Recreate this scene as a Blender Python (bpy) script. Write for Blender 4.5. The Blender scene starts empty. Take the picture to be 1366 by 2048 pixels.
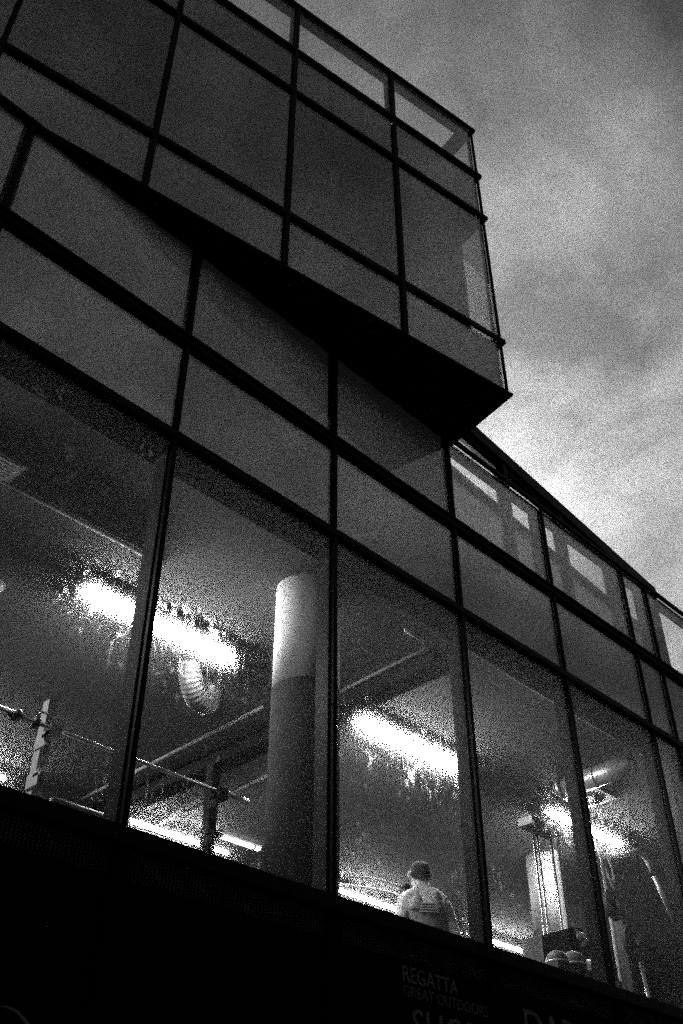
import bpy, bmesh, math, random
from mathutils import Vector, Matrix
random.seed(7)
R = math.radians
sc = bpy.context.scene
COL = sc.collection

# ------------------------------------------------------------------ camera
cam_d = bpy.data.cameras.new("camera"); cam = bpy.data.objects.new("camera", cam_d); COL.objects.link(cam)
cam.location = (0, -4.5, 1.6)
cam.rotation_euler = (R(90 + 38.06), 0, R(-(90 - 44.22)))
cam_d.sensor_fit = 'VERTICAL'; cam_d.sensor_height = 36; cam_d.sensor_width = 24; cam_d.lens = 35.86
cam_d.clip_start = 0.05; cam_d.clip_end = 4000
sc.camera = cam

# ------------------------------------------------------------------ world
SUN_EL, SUN_AZ = 45, 50          # azimuth from +Y towards +X: the sun stands behind the building
w = bpy.data.worlds.new("World"); sc.world = w; w.use_nodes = True
nt = w.node_tree; nt.nodes.clear()
def N(t, ty, **k):
    n = t.nodes.new(ty)
    for a, v in k.items(): setattr(n, a, v)
    return n
def mth(t, op, a, b=None, clamp=False):
    n = t.nodes.new('ShaderNodeMath'); n.operation = op; n.use_clamp = clamp
    for i, v in enumerate((a, b)):
        if v is None: continue
        if isinstance(v, (int, float)): n.inputs[i].default_value = v
        else: t.links.new(v, n.inputs[i])
    return n.outputs[0]
def ramp(t, fac, stops):
    n = t.nodes.new('ShaderNodeValToRGB'); e = n.color_ramp.elements
    while len(e) < len(stops): e.new(0.5)
    for q, (p, v) in zip(e, stops): q.position = p; q.color = (v, v, v, 1)
    t.links.new(fac, n.inputs[0]); return n.outputs[0]
def noise(t, vec, scale, detail=5, rough=0.55, dist=0.0):
    n = t.nodes.new('ShaderNodeTexNoise'); n.inputs['Scale'].default_value = scale
    n.inputs['Detail'].default_value = detail; n.inputs['Roughness'].default_value = rough
    n.inputs['Distortion'].default_value = dist
    if vec is not None: t.links.new(vec, n.inputs['Vector'])
    return n.outputs[0]
def mapping(t, vec, scale=(1, 1, 1), loc=(0, 0, 0), rot=(0, 0, 0)):
    n = t.nodes.new('ShaderNodeMapping'); n.inputs['Scale'].default_value = scale
    n.inputs['Location'].default_value = loc; n.inputs['Rotation'].default_value = rot
    t.links.new(vec, n.inputs['Vector']); return n.outputs[0]
tc = N(nt, 'ShaderNodeTexCoord')
sky = N(nt, 'ShaderNodeTexSky', sky_type='NISHITA')
sky.sun_disc = False; sky.sun_elevation = R(SUN_EL); sky.sun_rotation = R(SUN_AZ)
sky.air_density = 1.0; sky.dust_density = 3.0
bw = N(nt, 'ShaderNodeRGBToBW'); nt.links.new(sky.outputs[0], bw.inputs[0])
cl1 = noise(nt, mapping(nt, tc.outputs['Generated'], (1, 1, 1.6), (3.1, 0.4, 1.7)), 2.6, 6, 0.52, 0.4)
cl2 = noise(nt, mapping(nt, tc.outputs['Generated'], (1, 1, 1.3), (7.7, 2.2, 0.3)), 9.0, 5, 0.6, 0.3)
cl = mth(nt, 'ADD', mth(nt, 'MULTIPLY', cl1, 0.75), mth(nt, 'MULTIPLY', cl2, 0.25))
cloud = ramp(nt, cl, [(0.38, 0.38), (0.50, 0.88), (0.62, 1.55)])
wn = N(nt, 'ShaderNodeTexWhiteNoise', noise_dimensions='3D')          # grain put into the sky brightness, finer than a pixel
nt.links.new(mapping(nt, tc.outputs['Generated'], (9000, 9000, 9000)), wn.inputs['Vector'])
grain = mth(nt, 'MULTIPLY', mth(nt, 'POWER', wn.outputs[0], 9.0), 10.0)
sx = N(nt, 'ShaderNodeSeparateXYZ'); nt.links.new(tc.outputs['Generated'], sx.inputs[0])
lift = ramp(nt, sx.outputs[2], [(0.20, 0.80), (0.62, 0.86), (0.93, 0.32)])          # cloud cover thickens overhead
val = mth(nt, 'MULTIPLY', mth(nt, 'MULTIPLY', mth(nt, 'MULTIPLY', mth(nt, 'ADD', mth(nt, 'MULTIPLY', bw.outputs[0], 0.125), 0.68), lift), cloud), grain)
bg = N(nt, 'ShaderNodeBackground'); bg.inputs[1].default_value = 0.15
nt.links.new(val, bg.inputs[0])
wo = N(nt, 'ShaderNodeOutputWorld'); nt.links.new(bg.outputs[0], wo.inputs[0])

# ------------------------------------------------------------------ sun (overcast)
sd = bpy.data.lights.new("sun", 'SUN'); sd.energy = 0.6; sd.angle = R(15); sd.color = (1, 1, 1)
so = bpy.data.objects.new("sun", sd); COL.objects.link(so)
az, el = R(SUN_AZ), R(SUN_EL)
so.rotation_euler = Vector((math.sin(az) * math.cos(el), math.cos(az) * math.cos(el), math.sin(el))).to_track_quat('Z', 'Y').to_euler()
so.location = (0, 60, 40)

# ------------------------------------------------------------------ exposure and sampling
vs = sc.view_settings
vs.view_transform = 'Standard'; vs.look = 'None'; vs.exposure = 1.0; vs.gamma = 1; vs.use_curve_mapping = False
sc.render.engine = 'CYCLES'
cy = sc.cycles
cy.use_denoising = False                      # keeps the photograph's coarse film-like grain
cy.use_adaptive_sampling = True; cy.adaptive_threshold = 1.0; cy.adaptive_min_samples = 96
cy.max_bounces = 8; cy.diffuse_bounces = 3; cy.glossy_bounces = 4; cy.transmission_bounces = 8; cy.transparent_max_bounces = 32
cy.caustics_reflective = False; cy.caustics_refractive = False
cy.sample_clamp_indirect = 2.0

# ------------------------------------------------------------------ materials (all grey: a black and white picture)
def mat(name, v, rough=0.6, spec=0.3, metal=0.0, var=0.0, vscale=8.0, bump=0.0, bscale=40.0, stretch=(1, 1, 1)):
    m = bpy.data.materials.new(name); m.use_nodes = True; t = m.node_tree
    b = t.nodes['Principled BSDF']
    b.inputs['Base Color'].default_value = (v, v, v, 1); b.inputs['Roughness'].default_value = rough
    b.inputs['Specular IOR Level'].default_value = spec; b.inputs['Metallic'].default_value = metal
    g = t.nodes.new('ShaderNodeNewGeometry')
    if var:
        nz = noise(t, mapping(t, g.outputs['Position'], stretch), vscale, 5, 0.6)
        c = ramp(t, nz, [(0.3, v * (1 - var)), (0.7, min(1, v * (1 + var)))]); t.links.new(c, b.inputs['Base Color'])
    if bump:
        nb = noise(t, mapping(t, g.outputs['Position'], stretch), bscale, 4, 0.6)
        bn = t.nodes.new('ShaderNodeBump'); bn.inputs['Strength'].default_value = bump; bn.inputs['Distance'].default_value = 0.01
        t.links.new(nb, bn.inputs['Height']); t.links.new(bn.outputs[0], b.inputs['Normal'])
    return m
def glass(name, r0, tint, dirt=0.0, halo=0.0, rough=0.02):
    m = bpy.data.materials.new(name); m.use_nodes = True; t = m.node_tree; t.nodes.clear()
    out = t.nodes.new('ShaderNodeOutputMaterial')
    lw = t.nodes.new('ShaderNodeLayerWeight'); lw.inputs[0].default_value = 0.5
    g = t.nodes.new('ShaderNodeNewGeometry')
    f5 = mth(t, 'MULTIPLY', mth(t, 'POWER', lw.outputs['Facing'], 5.0), 1 - r0)
    oi = t.nodes.new('ShaderNodeObjectInfo')                                  # panes differ slightly in coating
    fac = mth(t, 'MULTIPLY', mth(t, 'ADD', f5, r0), mth(t, 'ADD', mth(t, 'MULTIPLY', oi.outputs['Random'], 0.5), 0.75))
    # each pane sits a touch differently: very slow waviness of the sheet
    bmp = t.nodes.new('ShaderNodeBump'); bmp.inputs['Strength'].default_value = 0.12; bmp.inputs['Distance'].default_value = 0.02
    t.links.new(noise(t, g.outputs['Position'], 1.4, 2, 0.5), bmp.inputs['Height'])
    gl = t.nodes.new('ShaderNodeBsdfGlossy'); gl.inputs['Roughness'].default_value = rough; gl.inputs[0].default_value = (1, 1, 1, 1)
    t.links.new(bmp.outputs[0], gl.inputs['Normal'])
    tr = t.nodes.new('ShaderNodeBsdfTransparent'); tr.inputs[0].default_value = (tint, tint, tint, 1)
    under = tr.outputs[0]
    if halo or dirt:
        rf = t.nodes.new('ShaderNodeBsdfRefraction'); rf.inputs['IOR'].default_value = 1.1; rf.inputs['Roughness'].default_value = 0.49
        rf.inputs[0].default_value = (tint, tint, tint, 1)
        pos = g.outputs['Position']
        sp = ramp(t, noise(t, mapping(t, pos, (1, 1, 0.65)), 20, 4, 0.62), [(0.57, 0.0), (0.66, 1.0)])     # splashes
        st = ramp(t, noise(t, mapping(t, pos, (90, 90, 5)), 1.0, 3, 0.6), [(0.58, 0.0), (0.74, 1.0)])      # rain streaks
        dots = ramp(t, noise(t, pos, 120, 2, 0.6), [(0.66, 0.0), (0.74, 1.0)])
        patch2 = ramp(t, noise(t, pos, 2.1, 3, 0.55), [(0.45, 0.15), (0.60, 1.0)])
        patch = ramp(t, noise(t, pos, 3.0, 3, 0.55), [(0.48, 0.0), (0.62, 1.0)])
        d = mth(t, 'ADD', mth(t, 'MULTIPLY', mth(t, 'MAXIMUM', sp, dots), patch), mth(t, 'MULTIPLY', mth(t, 'MULTIPLY', st, patch2), 0.35))
        d = mth(t, 'MULTIPLY', d, dirt, True)
        rf2 = t.nodes.new('ShaderNodeBsdfRefraction'); rf2.inputs['IOR'].default_value = 1.1; rf2.inputs['Roughness'].default_value = 0.80
        rf2.inputs[0].default_value = (tint, tint, tint, 1)
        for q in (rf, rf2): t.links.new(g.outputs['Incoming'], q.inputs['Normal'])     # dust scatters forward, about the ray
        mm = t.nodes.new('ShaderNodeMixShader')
        sz = t.nodes.new('ShaderNodeSeparateXYZ'); t.links.new(pos, sz.inputs[0])                # lamp halo shaped by hand: weaker near the sill and to the right
        low_fade = t.nodes.new('ShaderNodeMapRange'); low_fade.inputs[1].default_value = 4.05; low_fade.inputs[2].default_value = 4.7; low_fade.inputs[3].default_value = 0.05; low_fade.inputs[4].default_value = 1.0
        t.links.new(sz.outputs[2], low_fade.inputs[0])
        side = t.nodes.new('ShaderNodeMapRange'); side.inputs[1].default_value = 5.9; side.inputs[2].default_value = 6.9; side.inputs[3].default_value = 1.0; side.inputs[4].default_value = 0.14  # fades the glow of the right-hand lamp by hand
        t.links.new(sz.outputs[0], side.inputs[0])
        t.links.new(mth(t, 'MULTIPLY', mth(t, 'MULTIPLY', low_fade.outputs[0], side.outputs[0]), halo), mm.inputs[0])
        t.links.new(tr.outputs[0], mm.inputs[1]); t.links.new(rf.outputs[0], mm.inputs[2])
        d = mth(t, 'MULTIPLY', d, mth(t, 'ADD', mth(t, 'MULTIPLY', mth(t, 'MULTIPLY', low_fade.outputs[0], side.outputs[0]), 0.85), 0.1))
        mx = t.nodes.new('ShaderNodeMixShader'); t.links.new(d, mx.inputs[0])
        t.links.new(mm.outputs[0], mx.inputs[1]); t.links.new(rf2.outputs[0], mx.inputs[2]); under = mx.outputs[0]
    m2 = t.nodes.new('ShaderNodeMixShader'); t.links.new(fac, m2.inputs[0])
    t.links.new(under, m2.inputs[1]); t.links.new(gl.outputs[0], m2.inputs[2]); t.links.new(m2.outputs[0], out.inputs[0])
    return m
def emit(name, s):
    m = bpy.data.materials.new(name); m.use_nodes = True; t = m.node_tree; t.nodes.clear()
    out = t.nodes.new('ShaderNodeOutputMaterial'); e = t.nodes.new('ShaderNodeEmission')
    e.inputs[0].default_value = (1, 1, 1, 1); e.inputs[1].default_value = s; t.links.new(e.outputs[0], out.inputs[0]); return m
M = dict(
    frame=mat('black_metal', 0.003, 0.5, 0.04, var=0.3),
    fin=mat('dark_grey_metal', 0.007, 0.6, 0.04, var=0.15),
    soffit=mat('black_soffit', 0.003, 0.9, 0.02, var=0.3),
    back=mat('dark_backing', 0.012, 0.9, 0.05, var=0.2, vscale=1.5),
    clad=mat('black_cladding', 0.002, 0.8, 0.02, var=0.3),
    grille=mat('mesh_metal', 0.25, 0.35, 0.5, 0.6, var=0.5, vscale=5),
    pane=glass('window_glass', 0.115, 0.90),
    lowref=glass('coated_glass', 0.012, 0.93),
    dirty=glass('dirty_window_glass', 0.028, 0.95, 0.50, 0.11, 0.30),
    tinted=glass('tinted_glass', 0.115, 0.72),
    lightener=mat('lightener_white', 0.75, 0.9, 0.05, var=0.22, vscale=1.1, stretch=(1, 1, 0.7)),  # for the sheets added to brighten panes below the overhang
    spand=mat('grey_spandrel', 0.32, 0.8, 0.1, var=0.25, vscale=1.2),
    pale=mat('pale_grey_paint', 0.30, 0.6, 0.2, var=0.12, vscale=4),
    roof=mat('roof_felt', 0.06, 0.9, 0.1, var=0.3),
    ceil=mat('ceiling_paint', 0.125, 0.8, 0.15, var=0.18, vscale=1.2),
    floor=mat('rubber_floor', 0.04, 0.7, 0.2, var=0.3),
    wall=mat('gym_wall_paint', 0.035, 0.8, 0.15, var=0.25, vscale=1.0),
    white=mat('white_paint', 0.62, 0.5, 0.3, var=0.08, vscale=3),
    plast=mat('white_enamel', 0.8, 0.5, 0.3),
    colgrey=mat('grey_paint', 0.03, 0.9, 0.0, var=0.2, vscale=4),
    steel=mat('chromed_steel', 0.55, 0.22, 0.5, 1.0),
    galv=mat('galvanised_steel', 0.42, 0.4, 0.5, 0.7, var=0.25, vscale=14),
    hose=mat('foil_hose', 0.07, 0.45, 0.4, 0.3, var=0.3, vscale=20),
    pipe=mat('grey_pipe', 0.22, 0.6, 0.3),
    rack=mat('pale_powder_coat', 0.5, 0.45, 0.4, var=0.12, vscale=20),
    dark=mat('black_powder_coat', 0.02, 0.45, 0.4),
    rubber=mat('black_rubber', 0.05, 0.6, 0.3),
    vinyl=mat('grey_vinyl', 0.16, 0.5, 0.4, var=0.15),
    letter=mat('grey_letter', 0.085, 0.6, 0.3, var=0.4, vscale=60),
    letter2=mat('dim_letter', 0.045, 0.6, 0.3, var=0.4, vscale=60),
    awn=mat('pale_canvas', 0.09, 0.8, 0.2, var=0.2),
    skin=mat('skin', 0.60, 0.5, 0.35, var=0.10, vscale=30, bump=0.15, bscale=60),
    hair=mat('short_hair', 0.035, 0.75, 0.2, var=0.6, vscale=140, bump=0.8, bscale=300),
    shirt=mat('grey_jersey', 0.30, 0.9, 0.1, var=0.25, vscale=30, bump=0.4, bscale=18),
    print=mat('pale_print', 0.55, 0.8, 0.1),
    cloth=mat('black_cloth', 0.025, 0.9, 0.1),
    bottle=glass('clear_plastic', 0.12, 0.75),
    ground=mat('asphalt', 0.05, 0.9, 0.2, var=0.25, vscale=3, bump=0.3, bscale=80),
    pave=mat('paving_stone', 0.16, 0.85, 0.2, var=0.2, vscale=5),
    tube=emit('fluorescent_tube', 320.0),
    strip=emit('lit_strip', 6.0),
)

# ------------------------------------------------------------------ builders
OFF = {}                                         # world position of each object's origin
def tag(o, label=None, cat=None, group=None, kind=None):
    for k, v in (('label', label), ('category', cat), ('group', group), ('kind', kind)):
        if v: o[k] = v
    return o
def thing(name, loc, label, cat, group=None):
    o = bpy.data.objects.new(name, None); o.location = loc; o.empty_display_size = 0.2
    COL.objects.link(o); OFF[o.name] = Vector(loc); return tag(o, label, cat, group)
def link(name, me, m, parent=None, smooth=False):
    o = bpy.data.objects.new(name, me); COL.objects.link(o)
    me.materials.clear(); me.materials.append(M[m] if isinstance(m, str) else m)
    if parent is not None:
        o.parent = parent; OFF[o.name] = OFF[parent.name]
    else: OFF[o.name] = Vector((0, 0, 0))
    if smooth:
        for p in me.polygons: p.use_smooth = True
    return o
class MB:
    """collects shapes in world coordinates; build() links them as one mesh object"""
    def __init__(s): s.v = []; s.f = []
    def add(s, vs, fs):
        n = len(s.v); s.v += [Vector(a) for a in vs]; s.f += [tuple(i + n for i in f) for f in fs]; return s
    def box(s, x0, x1, y0, y1, z0, z1, fr=None):
        vs = [Vector((x, y, z)) for z in (z0, z1) for x, y in ((x0, y0), (x1, y0), (x1, y1), (x0, y1))]
        if fr: vs = [fr @ a for a in vs]
        return s.add(vs, [(3, 2, 1, 0), (4, 5, 6, 7), (0, 1, 5, 4), (1, 2, 6, 5), (2, 3, 7, 6), (3, 0, 4, 7)])
    def tube(s, pts, r, n=12, cap=True):
        pts = [Vector(p) for p in pts]; rs = r if isinstance(r, (list, tuple)) else [r] * len(pts)
        rings = []; up = None
        for i, p in enumerate(pts):
            d = (pts[min(i + 1, len(pts) - 1)] - pts[max(i - 1, 0)]).normalized()
            if up is None: up = d.orthogonal().normalized()
            up = (up - d * up.dot(d)).normalized(); q = d.cross(up)
            rings.append([p + (up * math.cos(2 * math.pi * k / n) + q * math.sin(2 * math.pi * k / n)) * rs[i] for k in range(n)])
        fs = []
        for i in range(len(pts) - 1):
            for k in range(n):
                a, b = i * n + k, i * n + (k + 1) % n; fs.append((a, b, b + n, a + n))
        if cap: fs += [tuple(range(n - 1, -1, -1)), tuple(range((len(pts) - 1) * n, len(pts) * n))]
        return s.add([p for r_ in rings for p in r_], fs)
    def loft(s, secs, n=20):
        """secs: (centre, axis_u, axis_v) ellipses"""
        vs = []; fs = []
        for c, u, v in secs:
            c, u, v = Vector(c), Vector(u), Vector(v)
            vs += [c + u * math.cos(2 * math.pi * k / n) + v * math.sin(2 * math.pi * k / n) for k in range(n)]
        for i in range(len(secs) - 1):
            for k in range(n):
                a, b = i * n + k, i * n + (k + 1) % n; fs.append((a, b, b + n, a + n))
        fs += [tuple(range(n - 1, -1, -1)), tuple(range((len(secs) - 1) * n, len(secs) * n))]
        return s.add(vs, fs)
    def build(s, name, m, parent=None, smooth=False, xf=None):
        off = OFF[parent.name] if parent is not None else Vector((0, 0, 0))
        me = bpy.data.meshes.new(name)
        me.from_pydata([tuple((xf @ a if xf else a) - off) for a in s.v], [], s.f); me.update()
        bm = bmesh.new(); bm.from_mesh(me); bmesh.ops.recalc_face_normals(bm, faces=bm.faces); bm.to_mesh(me); bm.free()
        return link(name, me, m, parent, smooth)
def box(name, m, parent, *a, fr=None): return MB().box(*a, fr=fr).build(name, m, parent)
def copy_tree(o, parent=None, loc=None):
    c = o.copy(); COL.objects.link(c); c.parent = parent
    if loc is not None: c.location = loc
    OFF[c.name] = Vector(c.location) if parent is None else OFF[parent.name]
    for ch in list(o.children): copy_tree(ch, c)
    return c

# ------------------------------------------------------------------ ground
tag(box('street', 'ground', None, -1500, 1500, -1500, 1500, -0.3, -0.12), kind='structure')
tag(box('pavement', 'pave', None, -40, 40, -3.0, 14.0, -0.116, 0.0), kind='structure')

# ------------------------------------------------------------------ building: lower facade
X0, MOD = 1.385, 1.5746
ZA, ZB, ZC, ZD = 8.453, 7.338, 6.385, 3.624
XS = [X0 + MOD * k for k in range(-2, 6)]                      # mullion axes
XN = X0 + MOD * 5.34                                           # the narrow bay
XS += [XN + MOD * k for k in range(0, 7)]
XL, XR = XS[0], XS[-1]
B = thing('glass_building', (X0, 0, 0), 'dark glass-walled building with a rotated upper block jutting over the lower facade', 'building')
core = MB().box(XL, XR, 0.24, 0.34, ZC - 0.12, ZB, None)       # slab edge behind the spandrel panes
low = core.build('lower_facade', 'back', B)
for x in XS:
    for z0, z1, hw in ((ZD - 0.01, ZC - 0.029, 0.019), (ZC + 0.029, ZB - 0.046, 0.016), (ZB + 0.046, ZA - 0.041, 0.016)):
        box('mullion', 'frame', low, x - hw, x + hw, -0.026, -0.002, z0, z1)
    for z0, z1 in ((ZD, ZC - 0.05), (ZB + 0.05, ZA - 0.075)):
        box('mullion_fin', 'fin', low, x - 0.03, x + 0.03, 0.016, 0.14, z0, z1)
for name, z, h, d in (('transom', ZA - 0.022, 0.018, 0.040), ('transom', ZB, 0.045, 0.045), ('transom', ZC, 0.028, 0.040)):
    o = box(name, 'frame', low, XL, XR, -d, 0.0, z - h, z + h)
for z in (ZB + 0.018,): box('drip_ledge', 'frame', low, XL, XR, -0.065, -0.0455, z - 0.010, z + 0.010)
box('transom_fin', 'fin', low, XL, XR, 0.016, 0.19, ZC - 0.05, ZC + 0.05)
box('transom_fin', 'fin', low, XL, XR, 0.040, 0.13, ZA - 0.07, ZA - 0.002)
box('transom_fin', 'fin', low, XL, XR, 0.016, 0.19, ZB - 0.05, ZB + 0.05)
for a, b in zip(XS[:-1], XS[1:]):
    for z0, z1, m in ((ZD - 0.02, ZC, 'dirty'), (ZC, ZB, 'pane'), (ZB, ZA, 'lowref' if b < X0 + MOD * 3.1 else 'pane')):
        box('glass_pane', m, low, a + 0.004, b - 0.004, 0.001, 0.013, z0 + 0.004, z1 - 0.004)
    box('spandrel_panel', 'spand', low, a + 0.035, b - 0.035, 0.03, 0.05, ZC + 0.052, ZB - 0.052)
for a, b in zip(XS[:-1], XS[1:]):  # added pale sheets behind the glass, lightening the panes under the overhang
    if b < X0 + MOD * 3.1:
        bl = MB(); b2 = b - 0.05; nseg = 14
        vs_ = []; fs_ = []
        for i in range(nseg + 1):
            x = a + 0.05 + (b2 - a - 0.05) * i / nseg; y = 0.024 + 0.005 * math.sin(i * 1.7 + a)
            vs_ += [(x, y, ZB + 0.052), (x, y, ZA - 0.042), (x, y + 0.006, ZA - 0.042), (x, y + 0.006, ZB + 0.052)]
        for i in range(nseg):
            for j in range(4): q = i * 4; fs_.append((q + j, q + (j + 1) % 4, q + 4 + (j + 1) % 4, q + 4 + j))
        bl.add(vs_, fs_).build('pane_lightener', 'lightener', low)
# ground floor
gf = MB().box(XL, XR, 0.05, 0.30, 0.0, ZD - 0.16).build('ground_floor_wall', 'clad', B)
box('sill', 'frame', gf, XL, XR, -0.085, 0.30, ZD - 0.125, ZD - 0.040)
box('window_board', 'fin', gf, XL, XR, 0.301, 0.42, 2.85, ZD - 0.03)
for a, b in zip(XS[:-1], XS[1:]):
    box('pilaster', 'clad', gf, a - 0.05, a + 0.05, -0.045, 0.05, 0.0, ZD - 0.127)
    box('cladding_panel', 'clad', gf, a + 0.056, b - 0.056, 0.0, 0.048, 0.02, 3.345)
    g = MB(); nx = 58
    for r in range(9):
        z = 3.352 + r * 0.0155
        for i in range(nx):
            x = a + 0.06 + (b - a - 0.12) * (i + 0.5 + 0.25 * (r % 2)) / nx
            dz = 0.006 * math.sin(i * 0.55 + r * 0.6 + a); t = 0.0045
            h = 0.0075
            g.add([(x - t, -0.004, z + dz), (x + t, -0.004, z + dz), (x + t, -0.014, z + dz + h), (x - t, -0.014, z + dz + h),
                   (x, -0.002, z + dz + h * 1.5)], [(0, 1, 2, 3), (3, 2, 4), (0, 3, 4), (1, 4, 2)])
    tag(g.build('ventilation_mesh', 'grille', gf), kind='stuff')
    box('mesh_backing', 'clad', gf, a + 0.056, b - 0.056, 0.0, 0.048, 3.349, 3.495)

# ------------------------------------------------------------------ building: roof terrace deck and rotated upper block
deck = MB().box(XL, XR, 0.345, 9.0, 7.0, 7.30).build('roof_deck', 'roof', B)
ANG = R(-9.83); CX, CY = 6.076, -0.784
FU = Matrix.Translation((CX, CY, 0)) @ Matrix.Rotation(ANG, 4, 'Z')      # u runs along the block's front (0 = free corner, negative = left), v runs back
Z5, Z4, Z3, Z2, Z1 = ZA + 0.012, 9.198, 11.217, 12.017, 12.975
MU = 1.3012
US = [0.0] + [-(0.9517 + k) * MU for k in range(0, 7)]
UL = US[-1]; VB = 5.2
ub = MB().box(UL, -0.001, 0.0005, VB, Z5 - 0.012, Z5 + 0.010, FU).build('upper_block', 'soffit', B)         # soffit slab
box('floor_slab', 'back', ub, UL, -0.06, 0.07, VB, Z5 + 0.011, Z4 - 0.03, fr=FU)
box('roof_slab', 'back', ub, UL, -0.06, 0.07, VB, Z3 + 0.03, Z2 + 0.0, fr=FU)
box('back_wall', 'back', ub, UL, -0.13, VB - 0.25, VB - 0.05, Z4 - 0.049, Z3 + 0.029, fr=FU)
box('partition_wall', 'back', ub, UL, -2.2, 3.2, 3.3, Z4 - 0.049, Z3 + 0.029, fr=FU)
box('corner_post', 'frame', ub, -0.045, -0.015, 0.015, 0.045, Z5 + 0.011, Z1 - 0.08, fr=FU)
box('end_wall_panel', 'back', ub, -0.12, -0.061, 0.30, VB - 0.26, Z4 - 0.049, Z3 + 0.029, fr=FU)
for i, u in enumerate(US):
    zz = [Z5, Z4, Z3, Z2, Z1]
    for z0, z1 in zip(zz[:-1], zz[1:]):
        box('mullion', 'frame', ub, u - 0.022, u + (0.022 if i else 0.0), -0.026, -0.002, z0 + 0.029, z1 - 0.029, fr=FU)
    uc = u if i else u - 0.10
    box('mullion_fin', 'fin', ub, uc - 0.03, uc + 0.03, 0.055, 0.15, Z4 - 0.02, Z3 + 0.02, fr=FU) if i else None
    box('mullion_fin', 'fin', ub, uc - 0.03, uc + 0.03, 0.016, 0.10, Z2 + 0.03, Z1 - 0.08, fr=FU) if i else None
for z, h in ((Z5, 0.012), (Z4, 0.027), (Z3, 0.027), (Z2, 0.027), (Z1, 0.027)):
    box('transom', 'frame', ub, UL, 0.055, -0.030, 0.0, z - h, z + h, fr=FU)
    box('end_transom', 'frame', ub, 0.0, 0.055, 0.001, VB, z - h, z + h, fr=FU)
box('top_rail', 'fin', ub, UL, -0.02, 0.016, 0.12, Z1 - 0.07, Z1 + 0.02, fr=FU)
box('end_top_rail', 'fin', ub, -0.12, -0.02, 0.121, VB, Z1 - 0.07, Z1 + 0.02, fr=FU)
for b, a in zip(US[:-1], US[1:]):
    for z0, z1 in ((Z5, Z4), (Z4, Z3), (Z3, Z2), (Z2, Z1)):
        box('glass_pane', 'tinted' if z0 == Z4 else 'pane', ub, a + 0.004, b - 0.004, 0.001, 0.013, z0 + 0.004, z1 - 0.004, fr=FU)
    for z0, z1 in ((Z5 + 0.014, Z4 - 0.02), (Z3 + 0.02, Z2 + 0.085)):
        box('spandrel_panel', 'spand' if z0 < Z4 else 'back', ub, a + 0.03, b - (0.03 if b else 0.062), 0.03, 0.05, z0, z1, fr=FU)
VS = [0.0, 1.3, 2.6, 3.9, VB]
for i, (a, b) in enumerate(zip(VS[:-1], VS[1:])):
    for z0, z1 in ((Z5, Z4), (Z4, Z3), (Z3, Z2), (Z2, Z1)):
        box('end_glass_pane', 'tinted' if z0 == Z4 else 'pane', ub, -0.013, -0.001, a + 0.02, b - 0.004, z0 + 0.034, z1 - 0.034, fr=FU)
        box('end_mullion', 'frame', ub, 0.001, 0.05, b - 0.024, b + 0.024, z0 + 0.033, z1 - 0.033, fr=FU)
    for z0, z1 in ((Z5 + 0.07, Z4 + 0.06), (Z3 + 0.02, Z2 + 0.015)):
        box('end_spandrel_panel', 'back', ub, -0.05, -0.03, a + 0.065, b - 0.03, z0 - 0.05, z1, fr=FU)

# ------------------------------------------------------------------ building: glass screen on the roof terrace
FS = Matrix.Translation((6.4, 1.0, 0)) @ Matrix.Rotation(R(3.5), 4, 'Z')
SE, ST = 10.67, 9.60
PS = [-0.35 + 1.42 * k for k in range(0, 6)]
sr = MB().box(PS[0], PS[-1], 0.02, 0.14, 7.301, 7.5, FS).build('roof_screen', 'fin', B)
for p in PS:
    box('post', 'fin', sr, p - 0.05, p + 0.05, -0.03, 0.12, 7.501, SE - 0.19, fr=FS)
box('top_beam', 'frame', sr, PS[0] - 0.06, PS[-1] + 0.06, -0.05, 0.16, SE - 0.188, SE, fr=FS)
for a, b in zip(PS[:-1], PS[1:]):
    box('transom', 'fin', sr, a + 0.051, b - 0.051, -0.02, 0.08, ST - 0.03, ST + 0.03, fr=FS)
    box('glass_pane', 'pane', sr, a + 0.052, b - 0.052, 0.03, 0.042, 7.502, ST - 0.031, fr=FS)
    box('glass_pane', 'pane', sr, a + 0.052, b - 0.052, 0.03, 0.042, ST + 0.031, SE - 0.189, fr=FS)
    box('screen_backing', 'vinyl', sr, a + 0.052, b - 0.052, 0.085, 0.105, 7.502, ST + 0.02, fr=FS)

# ------------------------------------------------------------------ the block across the street (mirrored in the lower windows)
O = thing('street_block', (10, -16, 0), 'long dark brick block across the street, mirrored in the lower windows', 'building')
box('wall', mat('dark_brick', 0.05, 0.9, 0.1, var=0.3, vscale=2), O, -45, 70, -26, -16, 0, 13.4)
rf_ = box('roof', 'roof', O, -45.3, 70.3, -26.3, -15.7, 13.401, 13.8)
for x, h_ in ((-6, 1.4), (9, 1.9), (24, 1.3), (38, 1.8)): box('chimney', 'roof', rf_, x, x + 1.3, -20, -18.6, 13.801, 13.8 + h_)
win = None
for i in range(30):
    for j in range(4):
        wx, wz = -33 + i * 2.9, 1.0 + j * 3.0
        if win is None:
            win = box('window', 'frame', O, 0, 1.3, -16.0, -15.95, 0, 1.9); pn = box('pane', 'pane', win, 0.08, 1.22, -15.949, -15.94, 0.08, 1.82)
            sl = box('window_sill', 'pave', win, -0.1, 1.4, -16.0, -15.85, -0.12, -0.001); o = win
        else:
            o = win.copy(); COL.objects.link(o); o.parent = O
            for c in (pn, sl): q = c.copy(); COL.objects.link(q); q.parent = o
        o.location = (wx, 0, wz)

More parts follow.
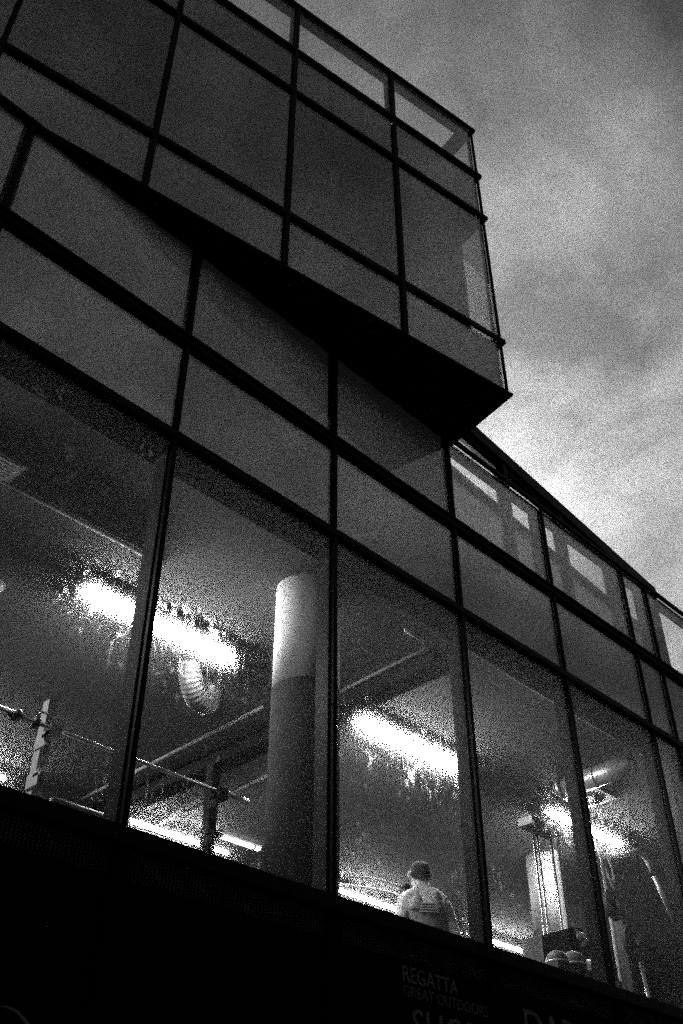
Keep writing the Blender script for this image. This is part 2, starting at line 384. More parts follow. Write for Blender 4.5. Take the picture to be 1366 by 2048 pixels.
# ------------------------------------------------------------------ gym interior shell
FZ, CZ = 2.85, 6.25
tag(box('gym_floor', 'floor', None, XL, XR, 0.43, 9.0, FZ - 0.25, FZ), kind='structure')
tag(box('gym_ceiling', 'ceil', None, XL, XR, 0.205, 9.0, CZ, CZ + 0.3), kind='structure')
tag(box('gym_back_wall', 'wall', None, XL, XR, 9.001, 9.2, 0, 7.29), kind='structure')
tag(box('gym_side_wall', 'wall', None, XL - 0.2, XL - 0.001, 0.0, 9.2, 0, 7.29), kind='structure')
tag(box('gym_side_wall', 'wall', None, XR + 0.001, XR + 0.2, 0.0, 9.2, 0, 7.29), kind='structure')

# ------------------------------------------------------------------ ceiling lights
def make_light(loc, label, length=1.57):
    t = thing('ceiling_light', loc, label, 'ceiling light', 'fluorescent battens on the gym ceiling')
    x, y, z = loc; L = length / 2
    sec = [(-0.03, 0), (0.03, 0), (0.075, -0.056), (0.071, -0.060), (0.024, -0.034), (-0.024, -0.034), (-0.071, -0.060), (-0.075, -0.056)]
    MB().add([(x + e * L, y + p, z + q) for e in (-1, 1) for p, q in sec],
             [tuple(range(8)), tuple(range(15, 7, -1))] + [(k, (k + 1) % 8, 8 + (k + 1) % 8, 8 + k) for k in range(8)]).build('housing', 'plast', t)
    MB().tube([(x - L + 0.03, y, z - 0.070), (x + L - 0.03, y, z - 0.070)], 0.016, 12).build('tube', 'tube', t, True)
    for s in (-1, 1):
        xe = x + s * (L - 0.012)
        MB().box(xe - 0.012, xe + 0.012, y - 0.02, y + 0.02, z - 0.084, z - 0.036).build('lamp_holder', 'plast', t)
    return t
lz = CZ - 0.002
L0 = make_light((4.26, 1.78, lz), 'long glowing fluorescent light crossed by the leftmost full mullion, above the barbell')
spots = [((1.02, 1.78, lz), 'fluorescent light of the front row beyond the left picture edge'),
         ((7.47, 1.79, lz), 'long glowing fluorescent light hanging above the person in the tank top'),
         ((10.71, 1.80, lz), 'glowing fluorescent light beside the square swirl diffuser above the gym machines'),
         ((4.26, 5.54, lz), 'fluorescent light cut off by the left picture edge, low beside the pale rack upright'),
         ((7.47, 5.54, lz), 'fluorescent light low at the sill between the left mullion and the round column'),
         ((10.71, 5.54, lz), 'fluorescent light glowing low at the sill beside the person'),
         ((13.92, 5.54, lz), 'fluorescent light low at the sill just right of the bottle, beside the cable tower')]
for loc, lab in spots:
    c = copy_tree(L0, None, loc); c['label'] = lab
# slim bright strip further back
t = thing('strip_light', (8.14, 5.19, CZ), 'short slim bright strip light low beside the round column', 'strip light')
box('housing', 'plast', t, 7.80, 8.48, 5.16, 5.22, CZ - 0.03, CZ - 0.002)
box('diffuser', 'strip', t, 7.82, 8.46, 5.165, 5.215, CZ - 0.06, CZ - 0.031)
box('end_cap', 'dark', t, 8.35, 8.38, 5.155, 5.225, CZ - 0.066, CZ - 0.031)

# ------------------------------------------------------------------ columns
def column(x, y, r, label, m='white'):
    t = thing('round_column', (x, y, FZ), label, 'column', 'round columns in the gym')
    MB().tube([(x, y, 5.32), (x, y, CZ - 0.003)], r, 40).build('painted_shaft', m, t, True)
    MB().tube([(x, y, FZ + 0.002), (x, y, 5.318)], r + 0.004, 40).build('dark_sleeve', 'colgrey', t, True)
    for o in t.children:
        o.data.polygons.foreach_set('use_smooth', [len(p.vertices) == 4 for p in o.data.polygons])
    return t
column(4.815, 0.57, 0.258, 'big round column, white above and dark below, behind the middle mullion', 'plast')
column(11.30, 2.85, 0.215, 'round pale column with dark foot behind the tall cable tower', 'pale')

# ------------------------------------------------------------------ ceiling services
def pipe(name, pts, r, m, label, cat='pipe', group='ceiling pipes'):
    o = MB().tube(pts, r, 10).build(name, m, None, True); return tag(o, label, cat, group)
pipe('ceiling_pipe', [(-0.5, 1.09, CZ - 0.02), (3.75, 1.10, CZ - 0.02)], 0.018, 'ceil', 'thin pipe along the ceiling at upper left, left of the long light')
pipe('ceiling_pipe', [(6.30, 0.20, CZ - 0.02), (9.5, 0.24, CZ - 0.02)], 0.018, 'pipe', 'thin pale pipe along the ceiling edge above the square diffuser')
pipe('ceiling_pipe', [(6.16, 0.40, CZ - 0.03), (6.20, 1.75, CZ - 0.03)], 0.016, 'pipe', 'pipe running into the room from the short bright rod')
pipe('ceiling_pipe', [(5.80, 0.38, CZ - 0.028), (6.14, 0.39, CZ - 0.028)], 0.014, 'plast', 'short bright rod on the ceiling above the person')
pipe('ceiling_pipe', [(5.9, 2.3, CZ - 0.03), (6.0, 6.5, CZ - 0.03)], 0.02, 'pipe', 'pipe running into the room behind the flexible duct')
pipe('ceiling_pipe', [(7.0, 2.6, CZ - 0.03), (7.1, 7.5, CZ - 0.03)], 0.02, 'pipe', 'second pipe running into the room, left of the round column')
pipe('ceiling_pipe', [(2.95, 2.2, CZ - 0.07), (3.0, 6.2, CZ - 0.07)], 0.06, 'ceil', 'thick pipe running into the room at far left')
tag(box('ceiling_beam', 'fin', None, 6.23, 6.46, 0.42, 8.9, CZ - 0.16, CZ - 0.002), 'dark beam under the ceiling running into the room above the person', 'beam')
# round duct
t = thing('air_duct', (9.3, 0.8, CZ), 'pale boxed air duct coming down the ceiling beside the swirl diffuser', 'duct')
MB().tube([(9.36, 0.34, CZ - 0.115), (9.38, 0.7, CZ - 0.115), (9.42, 1.26, CZ - 0.115)], 0.11, 20).build('duct_body', 'galv', t, True)
for y in (0.36, 0.80, 1.24): MB().tube([(9.38, y - 0.012, CZ - 0.115), (9.38, y + 0.012, CZ - 0.115)], 0.118, 20).build('flange', 'galv', t)
# swirl diffuser
t = thing('swirl_diffuser', (10.02, 1.31, CZ), 'square white ceiling diffuser with radial swirl slots', 'air vent')
dx, dy, h = 0.245, 0.235, 0.012
cx, cyy = 10.02, 1.30; zt = CZ - 0.03
box('plate', 'dark', t, cx - dx, cx + dx, cyy - dy, cyy + dy, zt + 0.012, CZ - 0.002)
fr_ = MB(); n = 48; ro = 0.205; ri = 0.075
sq = []
for k in range(n):
    a = 2 * math.pi * k / n; c_, s_ = math.cos(a), math.sin(a); q = 1 / max(abs(c_) / dx, abs(s_) / dy); sq.append((cx + c_ * q, cyy + s_ * q))
ci = [(cx + math.cos(2 * math.pi * k / n) * ro, cyy + math.sin(2 * math.pi * k / n) * ro) for k in range(n)]
fr_.add([(a, b, zt) for a, b in sq] + [(a, b, zt) for a, b in ci] + [(a, b, zt + 0.01) for a, b in sq] + [(a, b, zt + 0.01) for a, b in ci],
        [(k, (k + 1) % n, n + (k + 1) % n, n + k) for k in range(n)] + [(k, 2 * n + k, 2 * n + (k + 1) % n, (k + 1) % n) for k in range(n)]
        + [(n + k, n + (k + 1) % n, 3 * n + (k + 1) % n, 3 * n + k) for k in range(n)])
fr_.build('face_frame', 'plast', t)
MB().tube([(cx, cyy, zt), (cx, cyy, zt + 0.01)], ri, 28).build('hub', 'plast', t)
blade = None
for k in range(24):
    a = 2 * math.pi * k / 24
    if blade is None:
        m_ = MB().add([(ri - 0.005, -0.006, zt - CZ), (ro + 0.004, -0.013, zt - CZ), (ro + 0.004, 0.013, zt + 0.006 - CZ), (ri - 0.005, 0.006, zt + 0.006 - CZ),
                       (ri - 0.005, -0.006, zt + 0.004 - CZ), (ro + 0.004, -0.013, zt + 0.004 - CZ), (ro + 0.004, 0.013, zt + 0.010 - CZ), (ri - 0.005, 0.006, zt + 0.010 - CZ)],
                      [(3, 2, 1, 0), (4, 5, 6, 7), (0, 1, 5, 4), (1, 2, 6, 5), (2, 3, 7, 6), (3, 0, 4, 7)])
        m_.v = [v + OFF[t.name] for v in m_.v]
        blade = m_.build('blade', 'plast', t); o = blade
    else:
        o = blade.copy(); COL.objects.link(o); o.parent = t
    o.location = (cx - 10.02, cyy - 1.31, 0); o.rotation_euler = (0, 0, a)
# ceiling grille at far left
t = thing('ceiling_grille', (2.15, 0.95, CZ), 'pale square grille on the ceiling at the left picture edge', 'air vent')
box('face_frame', 'white', t, 1.9, 2.35, 0.83, 1.08, CZ - 0.03, CZ - 0.002)
for k in range(6): box('slat', 'plast', t, 1.93, 2.32, 0.85 + k * 0.036, 0.872 + k * 0.036, CZ - 0.045, CZ - 0.031)
# flexible duct loop
t = thing('flexible_duct', (5.1, 2.3, CZ), 'short ribbed flexible duct hanging in a loop below the long light', 'duct')
pts = []; rr = []
for i in range(45):
    a = math.pi * (1 + i / 44)
    pts.append(Vector((5.12 + 0.21 * math.cos(a), 2.30 + 0.10 * math.cos(a), CZ - 0.003 + 0.25 * math.sin(a)))); rr.append(0.105 + (0.006 if i % 2 else 0.0))
MB().tube(pts, rr, 18).build('duct_hose', 'hose', t, False)
MB().tube([pts[-1] - Vector((0, 0, 0.05)), pts[-1]], 0.11, 18).build('collar', 'hose', t)

# ------------------------------------------------------------------ squat rack and barbell
t = thing('squat_rack', (3.6, 1.0, FZ), 'pale steel squat rack with drilled upright behind the left windows', 'squat rack')
for x, m in ((2.96, 'rack'), (4.33, 'colgrey')):
    up = MB().add([(x - 0.035, 0.965, FZ + 0.05), (x + 0.035, 0.965, FZ + 0.05), (x + 0.035, 1.035, FZ + 0.05), (x - 0.035, 1.035, FZ + 0.05),
                   (x - 0.035, 0.965, 4.70), (x + 0.035, 0.965, 4.755), (x + 0.035, 1.035, 4.755), (x - 0.035, 1.035, 4.70)],
                  [(3, 2, 1, 0), (4, 5, 6, 7), (0, 1, 5, 4), (1, 2, 6, 5), (2, 3, 7, 6), (3, 0, 4, 7)]).build('upright', m, t)
    for k in range(14):
        z = FZ + 0.45 + k * 0.095
        for f, d in (((x, 0.9645, z), (0, -0.002, 0)),):
            MB().tube([f, Vector(f) + Vector(d)], 0.011, 10).build('hole', 'dark', up)
    MB().box(x - 0.03, x + 0.03, 0.55, 1.65, FZ + 0.002, FZ + 0.05).build('foot', m, t)
    hk = MB().box(x - 0.042, x - 0.036, 0.88, 1.03, 4.36, 4.46); hk.box(x - 0.042, x + 0.042, 0.88, 0.9645, 4.42, 4.445); hk.box(x - 0.042, x + 0.042, 0.868, 0.88, 4.42, 4.50)
    hk.build('bar_hook', m, t)
    hk = MB().box(x - 0.05, x - 0.036, 0.90, 1.03, 4.10, 4.19); hk.box(x - 0.05, x + 0.042, 0.88, 0.9645, 4.16, 4.18)
    hk.build('safety_hook', m, t)
MB().box(2.96, 4.33, 1.60, 1.65, FZ + 0.051, FZ + 0.10).build('rear_stretcher', 'rack', t)
MB().tube([(3.05, 0.93, 4.035), (3.62, 0.93, 4.035)], 0.035, 16).build('safety_pad', 'vinyl', t, True)
t = thing('barbell', (3.4, 0.925, 4.48), 'thin bright barbell lying across the rack hooks', 'barbell')
MB().tube([(2.72, 0.925, 4.49), (4.40, 0.925, 4.49)], 0.014, 12).build('shaft', 'steel', t, True)
MB().tube([(2.30, 0.925, 4.49), (2.719, 0.925, 4.49)], 0.025, 14).build('sleeve', 'steel', t, True)
MB().tube([(4.401, 0.925, 4.49), (4.60, 0.925, 4.49)], 0.025, 14).build('sleeve', 'steel', t, True)
for x in (2.70, 2.84): MB().tube([(x - 0.018, 0.925, 4.49), (x + 0.018, 0.925, 4.49)], 0.042, 18).build('collar', 'dark', t, True)
MB().tube([(2.84, 0.925, 4.535), (2.86, 0.905, 4.56), (2.90, 0.90, 4.56)], 0.008, 8).build('clamp_lever', 'steel', t, True)
# mirror panel by the column
t = thing('glass_partition', (5.55, 2.0, FZ), 'clear glass partition with a thin bright edge left of the round column', 'partition')
box('partition_pane', 'lowref', t, 5.166, 6.20, 2.0, 2.012, FZ + 0.052, 5.34)
box('edge_trim', 'steel', t, 5.155, 5.164, 1.99, 2.02, FZ + 0.052, 5.36)
box('base_rail', 'dark', t, 5.155, 6.22, 1.985, 2.03, FZ + 0.002, FZ + 0.05)

# ------------------------------------------------------------------ cable tower
t = thing('cable_tower', (8.6, 1.05, FZ), 'tall cable tower with chromed guide rods and black weight shroud', 'gym machine')
for x, y in ((8.34, 1.0), (8.50, 1.06), (8.65, 1.0)):
    MB().tube([(x, y, FZ + 0.12), (x, y, 5.32)], 0.013, 12).build('guide_rod', 'steel', t, True)
MB().box(8.70, 8.76, 0.97, 1.05, FZ + 0.12, 5.36).build('upright', 'rack', t)
MB().box(8.28, 8.78, 0.95, 1.12, 5.361, 5.44).build('top_beam', 'dark', t)
MB().box(8.20, 8.95, 0.85, 1.30, FZ + 0.002, FZ + 0.119).build('base', 'dark', t)
sh = MB().add([(8.22, 0.97, FZ + 0.12), (9.18, 0.97, FZ + 0.12), (9.18, 0.97, 4.12), (8.95, 0.97, 4.50), (8.80, 0.97, 4.49), (8.24, 0.97, 4.30),
               (8.22, 1.20, FZ + 0.12), (9.18, 1.20, FZ + 0.12), (9.18, 1.20, 4.12), (8.95, 1.20, 4.50), (8.80, 1.20, 4.49), (8.24, 1.20, 4.30)],
              [(5, 4, 3, 2, 1, 0), (6, 7, 8, 9, 10, 11)] + [(k, (k + 1) % 6, 6 + (k + 1) % 6, 6 + k) for k in range(6)]).build('weight_shroud', 'dark', t)
MB().tube([(8.84, 0.94, 4.30), (8.87, 0.90, 4.36), (8.93, 0.88, 4.38), (8.97, 0.88, 4.33)], [0.02, 0.024, 0.026, 0.02], 14).build('handle', 'rack', t, True)
MB().tube([(8.80, 0.955, 4.40), (8.88, 0.955, 4.40)], 0.055, 22).build('pulley', 'galv', t, True)
MB().tube([(8.62, 0.94, 5.30), (8.58, 0.90, 5.34), (8.53, 0.90, 5.30)], 0.012, 8).build('cable_hook', 'steel', t, True)
MB().tube([(8.74, 0.95, 5.30), (8.93, 0.95, 5.26)], 0.012, 8).build('grip_bar', 'plast', t, True)
MB().box(8.97, 9.03, 0.955, 0.9695, 4.05, 4.24).build('placard', 'white', t)

# ------------------------------------------------------------------ curved double rail left of the person
t = thing('curved_rail_machine', (6.76, 1.7, FZ), 'two pale curved bars of a gym machine just left of the person', 'gym machine')
MB().tube([(6.38, 1.72, 4.49), (6.59, 1.7, 4.515), (6.764, 1.7, 4.538), (6.942, 1.7, 4.553), (7.20, 1.7, 4.563)], 0.019, 12).build('lower_bar', 'plast', t, True)
MB().tube([(6.47, 1.72, 4.585), (6.649, 1.7, 4.618), (6.80, 1.7, 4.638), (6.953, 1.7, 4.65), (7.20, 1.7, 4.652)], 0.008, 10).build('upper_bar', 'plast', t, True)
MB().tube([(6.84, 1.7, 4.63), (6.845, 1.7, 4.55)], 0.007, 8).build('spacer', 'galv', t, True)
MB().box(7.17, 7.24, 1.67, 1.73, FZ + 0.06, 4.68).build('post', 'dark', t)
MB().box(6.3, 7.5, 1.5, 1.9, FZ + 0.002, FZ + 0.059).build('base', 'dark', t)

# ------------------------------------------------------------------ ball shelf at the sill below the cable tower
t = thing('ball_shelf', (8.2, 0.62, FZ), 'low dark shelf holding exercise balls at the sill before the cable tower', 'shelf')
for x in (7.72, 8.66): MB().box(x - 0.02, x + 0.02, 0.48, 0.78, FZ + 0.002, 3.90).build('side_frame', 'dark', t)
for z in (3.2, 3.82): MB().box(7.741, 8.639, 0.50, 0.76, z, z + 0.025).build('shelf_board', 'dark', t)
def ball(x, z, r, m, label):
    b_ = thing('exercise_ball', (x, 0.63, z), label, 'ball', 'exercise balls on the shelf')
    secs = [((x, 0.63, z + r + r * math.sin(a)), (r * math.cos(a) + 1e-4, 0, 0), (0, r * math.cos(a) + 1e-4, 0)) for a in [R(-90 + 15 * k) for k in range(13)]]
    MB().loft(secs, 24).build('ball_body', m, b_, True)
    MB().tube([(x, 0.63, z + r * 0.92), (x, 0.63, z + r * 1.08)], r * 1.012, 24).build('seam_band', 'galv', b_, True)
ball(7.92, 3.846, 0.10, 'rubber', 'dark ball with pale seam, nearest the lit tube at the sill')
ball(8.17, 3.846, 0.12, 'rubber', 'larger dark ball with pale seam in the middle of the shelf')
ball(8.44, 3.846, 0.11, 'vinyl', 'grey ball with pale seam at the right end of the shelf')

# ------------------------------------------------------------------ plate machine with curved arms
t = thing('lever_machine', (9.4, 0.72, FZ), 'dark gym machine with two round plates and bent tubular arm at right', 'gym machine')
MB().tube([(9.055, 0.70, FZ + 0.1), (9.055, 0.70, 5.22)], 0.02, 12).build('front_post', 'rack', t, True)
MB().tube([(9.08, 0.74, 5.28), (9.14, 0.72, 5.06), (9.27, 0.70, 4.80)], 0.02, 12).build('strut', 'rack', t, True)
MB().box(9.33, 9.41, 0.74, 0.84, FZ + 0.1, 4.75).build('main_post', 'dark', t)
for x, z, r in ((9.10, 4.70, 0.15), (9.36, 4.40, 0.17)):
    pl = MB().tube([(x, 0.66, z), (x, 0.70, z)], r, 36).build('plate', 'rubber', t)
    MB().tube([(x, 0.655, z), (x, 0.6595, z)], r * 0.93, 36).build('rim_ring', 'pale', pl)
    MB().tube([(x, 0.650, z), (x, 0.6545, z)], r * 0.80, 36).build('recess', 'rubber', pl)
    MB().tube([(x, 0.63, z), (x, 0.6495, z)], r * 0.22, 20).build('hub', 'galv', pl)
arm = [(9.42, 0.8, 5.30), (9.55, 0.74, 5.31), (9.66, 0.71, 5.35), (9.80, 0.70, 5.405), (9.92, 0.70, 5.40), (10.0, 0.70, 5.35), (10.06, 0.70, 5.26)]
MB().tube(arm, 0.028, 14).build('bent_arm', 'plast', t, True)
MB().tube([(10.08, 0.70, 5.21), (10.32, 0.70, 4.80)], 0.024, 14).build('grip', 'galv', t, True)
MB().tube([(9.13, 0.69, 5.20), (9.17, 0.68, 5.19), (9.19, 0.68, 5.14), (9.23, 0.68, 4.98)], [0.028, 0.026, 0.022, 0.014], 12).build('hook', 'plast', t, True)
MB().box(9.2, 9.9, 0.6, 0.95, FZ + 0.002, FZ + 0.1).build('base', 'dark', t)
MB().tube([(9.47, 0.70, 4.35), (9.62, 0.70, FZ + 0.1)], 0.018, 12).build('rear_post', 'galv', t, True)
MB().tube([(9.41, 0.79, 4.7), (9.42, 0.8, 5.30)], 0.022, 12).build('arm_post', 'dark', t, True)

# ------------------------------------------------------------------ person (back to the camera)
def remesh(mb, name, m, parent, voxel, smooth, xf):
    o = mb.build(name, m, None, True)
    o.parent = None
    r = o.modifiers.new('r', 'REMESH'); r.mode = 'VOXEL'; r.voxel_size = voxel
    s = o.modifiers.new('s', 'SMOOTH'); s.factor = 0.5; s.iterations = smooth
    dg = bpy.context.evaluated_depsgraph_get(); me = bpy.data.meshes.new_from_object(o.evaluated_get(dg))
    bpy.data.objects.remove(o)
    off = OFF[parent.name]
    for v in me.vertices: v.co = (xf @ v.co) - off
    return link(name, me, m, parent, True)
PX, PY = 6.89, 1.22
person = thing('person', (PX, PY, FZ), 'person in a grey tank top seen from behind at the window sill', 'person')
PF = Matrix.Translation((PX, PY, FZ)) @ Matrix.Rotation(R(-40), 4, 'Z') @ Matrix.Diagonal((1.16, 1.10, 1.065, 1))      # local +Y = the way they face
def ell(x, y, z, rx, ry): return ((x, y, z), (rx, 0, 0), (0, ry, 0))
torso = [ell(0, 0, 0.86, 0.15, 0.11), ell(0, 0, 0.96, 0.158, 0.115), ell(0, 0.0, 1.08, 0.14, 0.10), ell(0, -0.005, 1.20, 0.155, 0.11),
         ell(0, -0.012, 1.31, 0.172, 0.12), ell(-0.005, -0.015, 1.38, 0.165, 0.11), ell(-0.008, -0.012, 1.435, 0.125, 0.085), ell(-0.01, -0.004, 1.475, 0.085, 0.068), ell(-0.01, 0.004, 1.505, 0.066, 0.062)]
b = MB(); b.loft(torso, 24)
HZ = -0.055
b.tube([(-0.01, 0.004, 1.44), (-0.012, 0.016, 1.52), (-0.014, 0.026, 1.59)], [0.076, 0.064, 0.060], 16)
for s, zz in ((-1, 1.425), (1, 1.40)):                               # trapezius slopes
    b.tube([(0, -0.012, 1.50), (s * 0.075, -0.025, 1.465), (s * 0.145, -0.03, zz)], [0.05, 0.05, 0.052], 14)
b.loft([ell(-0.014, 0.045, 1.575 + HZ, 0.03, 0.04), ell(-0.014, 0.045, 1.60 + HZ, 0.062, 0.075), ell(-0.014, 0.04, 1.65 + HZ, 0.072, 0.092), ell(-0.014, 0.032, 1.70 + HZ, 0.076, 0.098),
        ell(-0.014, 0.03, 1.745 + HZ, 0.070, 0.09), ell(-0.014, 0.03, 1.775 + HZ, 0.05, 0.065), ell(-0.014, 0.03, 1.788 + HZ, 0.02, 0.03)], 22)
for s in (-1, 1):                                                    # ears
    b.loft([((-0.014 + s * 0.074, 0.03, 1.645 + HZ), (0.009, 0, 0), (0, 0.010, 0)), ((-0.014 + s * 0.086, 0.022, 1.668 + HZ), (0.011, 0, 0), (0, 0.018, 0)),
            ((-0.014 + s * 0.091, 0.018, 1.695 + HZ), (0.010, 0, 0), (0, 0.020, 0)), ((-0.014 + s * 0.084, 0.024, 1.715 + HZ), (0.008, 0, 0), (0, 0.012, 0))], 10)
b.loft([ell(-0.014, 0.125, 1.655 + HZ, 0.016, 0.02), ell(-0.014, 0.128, 1.67 + HZ, 0.013, 0.022), ell(-0.014, 0.118, 1.70 + HZ, 0.009, 0.014)], 10)
def arm_chain(s, sh, elb, wr, tip):
    b.tube([Vector((s * 0.09, -0.02, sh[2] - 0.02)), Vector(sh), Vector(sh).lerp(elb, 0.35), Vector(sh).lerp(elb, 0.7), elb, Vector(elb).lerp(wr, 0.3), Vector(elb).lerp(wr, 0.7), wr],
           [0.075, 0.066, 0.055, 0.047, 0.042, 0.045, 0.035, 0.027], 16)
    d = (Vector(tip) - Vector(wr)).normalized(); side = d.cross(Vector((0, 0, 1))).normalized()
    if side.length < 0.1: side = Vector((1, 0, 0))
    pal = Vector(wr) + d * 0.09
    b.loft([(wr, side * 0.027, d.cross(side) * 0.020), (Vector(wr) + d * 0.045, side * 0.040, d.cross(side) * 0.016), (pal, side * 0.040, d.cross(side) * 0.013)], 14)
    cu = d.cross(side) * s
    for k, L in enumerate((0.070, 0.080, 0.075, 0.058)):
        p0 = pal - d * 0.01 + side * (0.030 - 0.020 * k)
        b.tube([p0, p0 + d * L * 0.5 + cu * 0.006, p0 + d * L * 0.85 + cu * 0.026, p0 + d * L * 0.95 + cu * 0.05], [0.0095, 0.009, 0.0085, 0.007], 8)
    p0 = Vector(wr) + d * 0.03 + side * 0.03
    b.tube([p0, p0 + side * 0.03 + d * 0.03, p0 + side * 0.038 + d * 0.062], [0.012, 0.0105, 0.0085], 8)
arm_chain(-1, (-0.150, -0.035, 1.40), (-0.215, -0.10, 1.13), (-0.19, 0.10, 0.99), (-0.18, 0.26, 0.95))
arm_chain(1, (0.150, -0.02, 1.365), (0.225, -0.03, 1.09), (0.21, 0.14, 0.92), (0.20, 0.28, 0.88))
for s in (-1, 1):
    b.tube([(s * 0.08, 0, 0.90), (s * 0.09, 0.005, 0.75), (s * 0.095, 0.01, 0.52), (s * 0.10, -0.01, 0.40), (s * 0.10, -0.015, 0.25), (s * 0.10, 0, 0.09)], [0.10, 0.088, 0.060, 0.056, 0.045, 0.034], 16)
    b.loft([((s * 0.10, -0.06, 0.045), (0.035, 0, 0), (0, 0, 0.042)), ((s * 0.10, 0.0, 0.055), (0.040, 0, 0), (0, 0, 0.053)), ((s * 0.105, 0.10, 0.038), (0.045, 0, 0), (0, 0, 0.036)), ((s * 0.105, 0.19, 0.022), (0.03, 0, 0), (0, 0, 0.02))], 14)
    b.loft([((s * 0.075, -0.085, 1.24), (0.012, 0, 0), (0, 0.008, 0)), ((s * 0.08, -0.098, 1.29), (0.045, 0, 0), (0, 0.022, 0)), ((s * 0.088, -0.098, 1.34), (0.058, 0, 0), (0, 0.026, 0)),
            ((s * 0.10, -0.085, 1.39), (0.045, 0, 0), (0, 0.022, 0)), ((s * 0.11, -0.065, 1.42), (0.012, 0, 0), (0, 0.008, 0))], 14)   # shoulder blades
remesh(b, 'body', 'skin', person, 0.009, 5, PF)
h = MB(); h.loft([ell(-0.014, -0.008, 1.635 + HZ, 0.052, 0.056), ell(-0.014, 0.0, 1.665 + HZ, 0.071, 0.073), ell(-0.014, 0.012, 1.70 + HZ, 0.080, 0.092), ell(-0.014, 0.022, 1.75 + HZ, 0.075, 0.094), ell(-0.014, 0.026, 1.785 + HZ, 0.054, 0.07), ell(-0.014, 0.028, 1.80 + HZ, 0.02, 0.03)], 22)
remesh(h, 'hair', 'hair', person, 0.008, 4, PF)
tt = MB()
def big(e, k): return (e[0], Vector(e[1]) * k, Vector(e[2]) * k)
tt.loft([big(e, 1.07) for e in torso[:5]] + [ell(-0.004, -0.014, 1.36, 0.140, 0.128)], 24)
for s in (-1, 1):
    tt.loft([((s * 0.068, -0.112, 1.31), (0.065, 0, 0), (0, 0.034, 0)), ((s * 0.066, -0.112, 1.37), (0.040, 0, 0), (0, 0.034, 0)), ((s * 0.066, -0.098, 1.42), (0.026, 0, 0), (0, 0.032, 0)),
             ((s * 0.074, -0.062, 1.475), (0.020, 0, 0), (0, 0.032, 0)), ((s * 0.08, 0.0, 1.495), (0.018, 0, 0), (0, 0.04, 0)), ((s * 0.08, 0.085, 1.38), (0.03, 0, 0), (0, 0.03, 0))], 12)
top = remesh(tt, 'tank_top', 'shirt', person, 0.009, 5, PF)
pl = MB()
for k in range(4):
    z = 1.355 - 0.021 * k; vs_ = []; fs_ = []
    for i in range(25):
        u = -0.072 + 0.144 * i / 24; y = -0.016 - 0.134 * math.sqrt(1 - (u / 0.2) ** 2); zz = z + 0.0012 * math.sin(i * 0.9 + k)
        vs_ += [(u + 0.012, y, zz - 0.0032), (u + 0.012, y, zz + 0.0032), (u + 0.012, y + 0.02, zz + 0.0032), (u + 0.012, y + 0.02, zz - 0.0032)]
    for i in range(24):
        for j in range(4): a = i * 4; fs_.append((a + j, a + (j + 1) % 4, a + 4 + (j + 1) % 4, a + 4 + j))
    MB().add(vs_, fs_).build('printed_line', 'print', top, False, PF)
sh = MB(); sh.loft([ell(0, 0, 1.0, 0.178, 0.125), ell(0, 0, 0.9, 0.182, 0.13), ell(0, 0, 0.80, 0.185, 0.12)], 22)
for s in (-1, 1): sh.tube([(s * 0.085, 0.0, 0.86), (s * 0.095, 0.005, 0.70), (s * 0.10, 0.01, 0.55)], [0.112, 0.108, 0.10], 18)
remesh(sh, 'shorts', 'cloth', person, 0.012, 4, PF)

# ------------------------------------------------------------------ bottle on the window board
t = thing('water_bottle', (6.32, 0.36, ZD - 0.03), 'glinting clear ribbed bottle on the sill right of the person', 'bottle')
prof = [(0.0, 0.026), (0.01, 0.032)] + [(0.02 + 0.012 * k, 0.033 if k % 2 else 0.029) for k in range(12)] + [(0.18, 0.030), (0.205, 0.016), (0.22, 0.013)]
prof = [(z * 1.38, r * 1.25) for z, r in prof]
zb = ZD - 0.028
MB().tube([(6.32, 0.36, zb + z) for z, r in prof], [r for z, r in prof], 16).build('body', 'bottle', t)
MB().tube([(6.32, 0.36, zb + 0.304), (6.32, 0.36, zb + 0.33)], 0.019, 14).build('cap', 'plast', t)

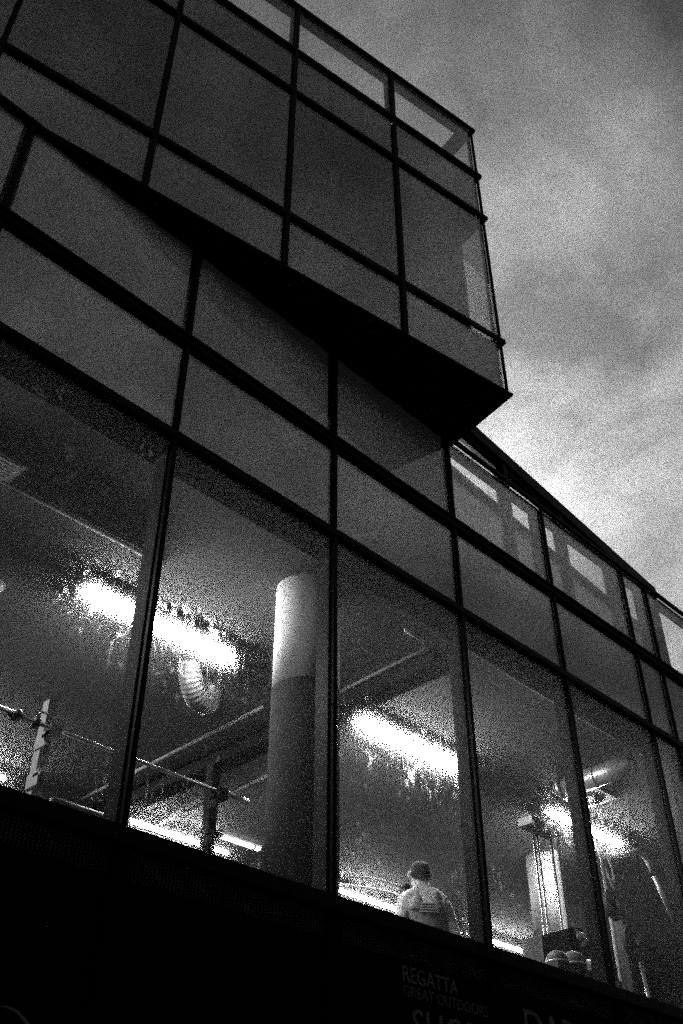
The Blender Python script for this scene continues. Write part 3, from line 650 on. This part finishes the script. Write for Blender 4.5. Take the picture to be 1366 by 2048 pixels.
# ------------------------------------------------------------------ shop signs
def text_mesh(body, size, x, z, y, m, parent, width=None, name='lettering', depth=0.006):
    cu = bpy.data.curves.new('t', 'FONT'); cu.body = body; cu.size = 1; cu.extrude = 0.01; cu.resolution_u = 4
    o = bpy.data.objects.new('t', cu); COL.objects.link(o)
    dg = bpy.context.evaluated_depsgraph_get(); me = bpy.data.meshes.new_from_object(o.evaluated_get(dg))
    bpy.data.objects.remove(o)
    xs = [v.co.x for v in me.vertices]; ys = [v.co.y for v in me.vertices]
    sx = (width / (max(xs) - min(xs))) if width else size / (max(ys) - min(ys)); sz = size / (max(ys) - min(ys))
    x0, y0 = min(xs), min(ys); off = OFF[parent.name]
    for v in me.vertices:
        v.co = Vector((x + (v.co.x - x0) * sx, y - v.co.z * depth / 0.01 * 0.5, z + (v.co.y - y0) * sz)) - off
    me.update(); return link(name, me, m, parent)
t = thing('shop_sign', (5.57, -0.02, 3.0), 'dark shop sign with REGATTA GREAT OUTDOORS lettering under the sill', 'sign', 'shop fascia signs')
box('board', 'clad', t, 5.06, 6.03, -0.022, -0.002, 2.6, 3.34)
text_mesh('REGATTA', 0.094, 5.147, 3.219, -0.026, 'letter', t, 0.545)
text_mesh('GREAT OUTDOORS', 0.066, 5.149, 3.134, -0.026, 'letter2', t, 0.845)
text_mesh('SHOP', 0.19, 5.225, 2.885, -0.026, 'letter', t, 0.66)
t = thing('shop_sign', (7.05, -0.02, 3.0), 'dark shop sign with large DARE lettering at the bottom edge', 'sign', 'shop fascia signs')
box('board', 'clad', t, 6.17, 7.60, -0.022, -0.002, 2.6, 3.34)
text_mesh('DARE', 0.22, 6.41, 3.035, -0.026, 'letter', t, 0.80)
# barrel awning at the bottom left corner
t = thing('barrel_awning', (1.6, -0.3, 2.2), 'pale curved awning edge in the bottom left corner', 'awning')
vs_ = []; fs_ = []; n = 14
for x in (0.6, 2.375):
    for k in range(n + 1):
        a = R(90) * k / n; vs_ += [(x, -0.06 - 0.55 * math.sin(a), 2.08 + 0.55 * math.cos(a)), (x, -0.06 - 0.53 * math.sin(a), 2.08 + 0.53 * math.cos(a))]
q = 2 * (n + 1)
for k in range(n):
    a = 2 * k; fs_ += [(a, a + 2, q + a + 2, q + a), (a + 1, q + a + 1, q + a + 3, a + 3), (a, a + 1, a + 3, a + 2), (q + a, q + a + 2, q + a + 3, q + a + 1)]
MB().add(vs_, fs_).build('canvas', 'clad', t, False)
MB().tube([(2.385, -0.06 - 0.545 * math.sin(R(90) * k / n), 2.08 + 0.545 * math.cos(R(90) * k / n)) for k in range(n + 1)], 0.012, 10).build('hoop', 'awn', t, True)
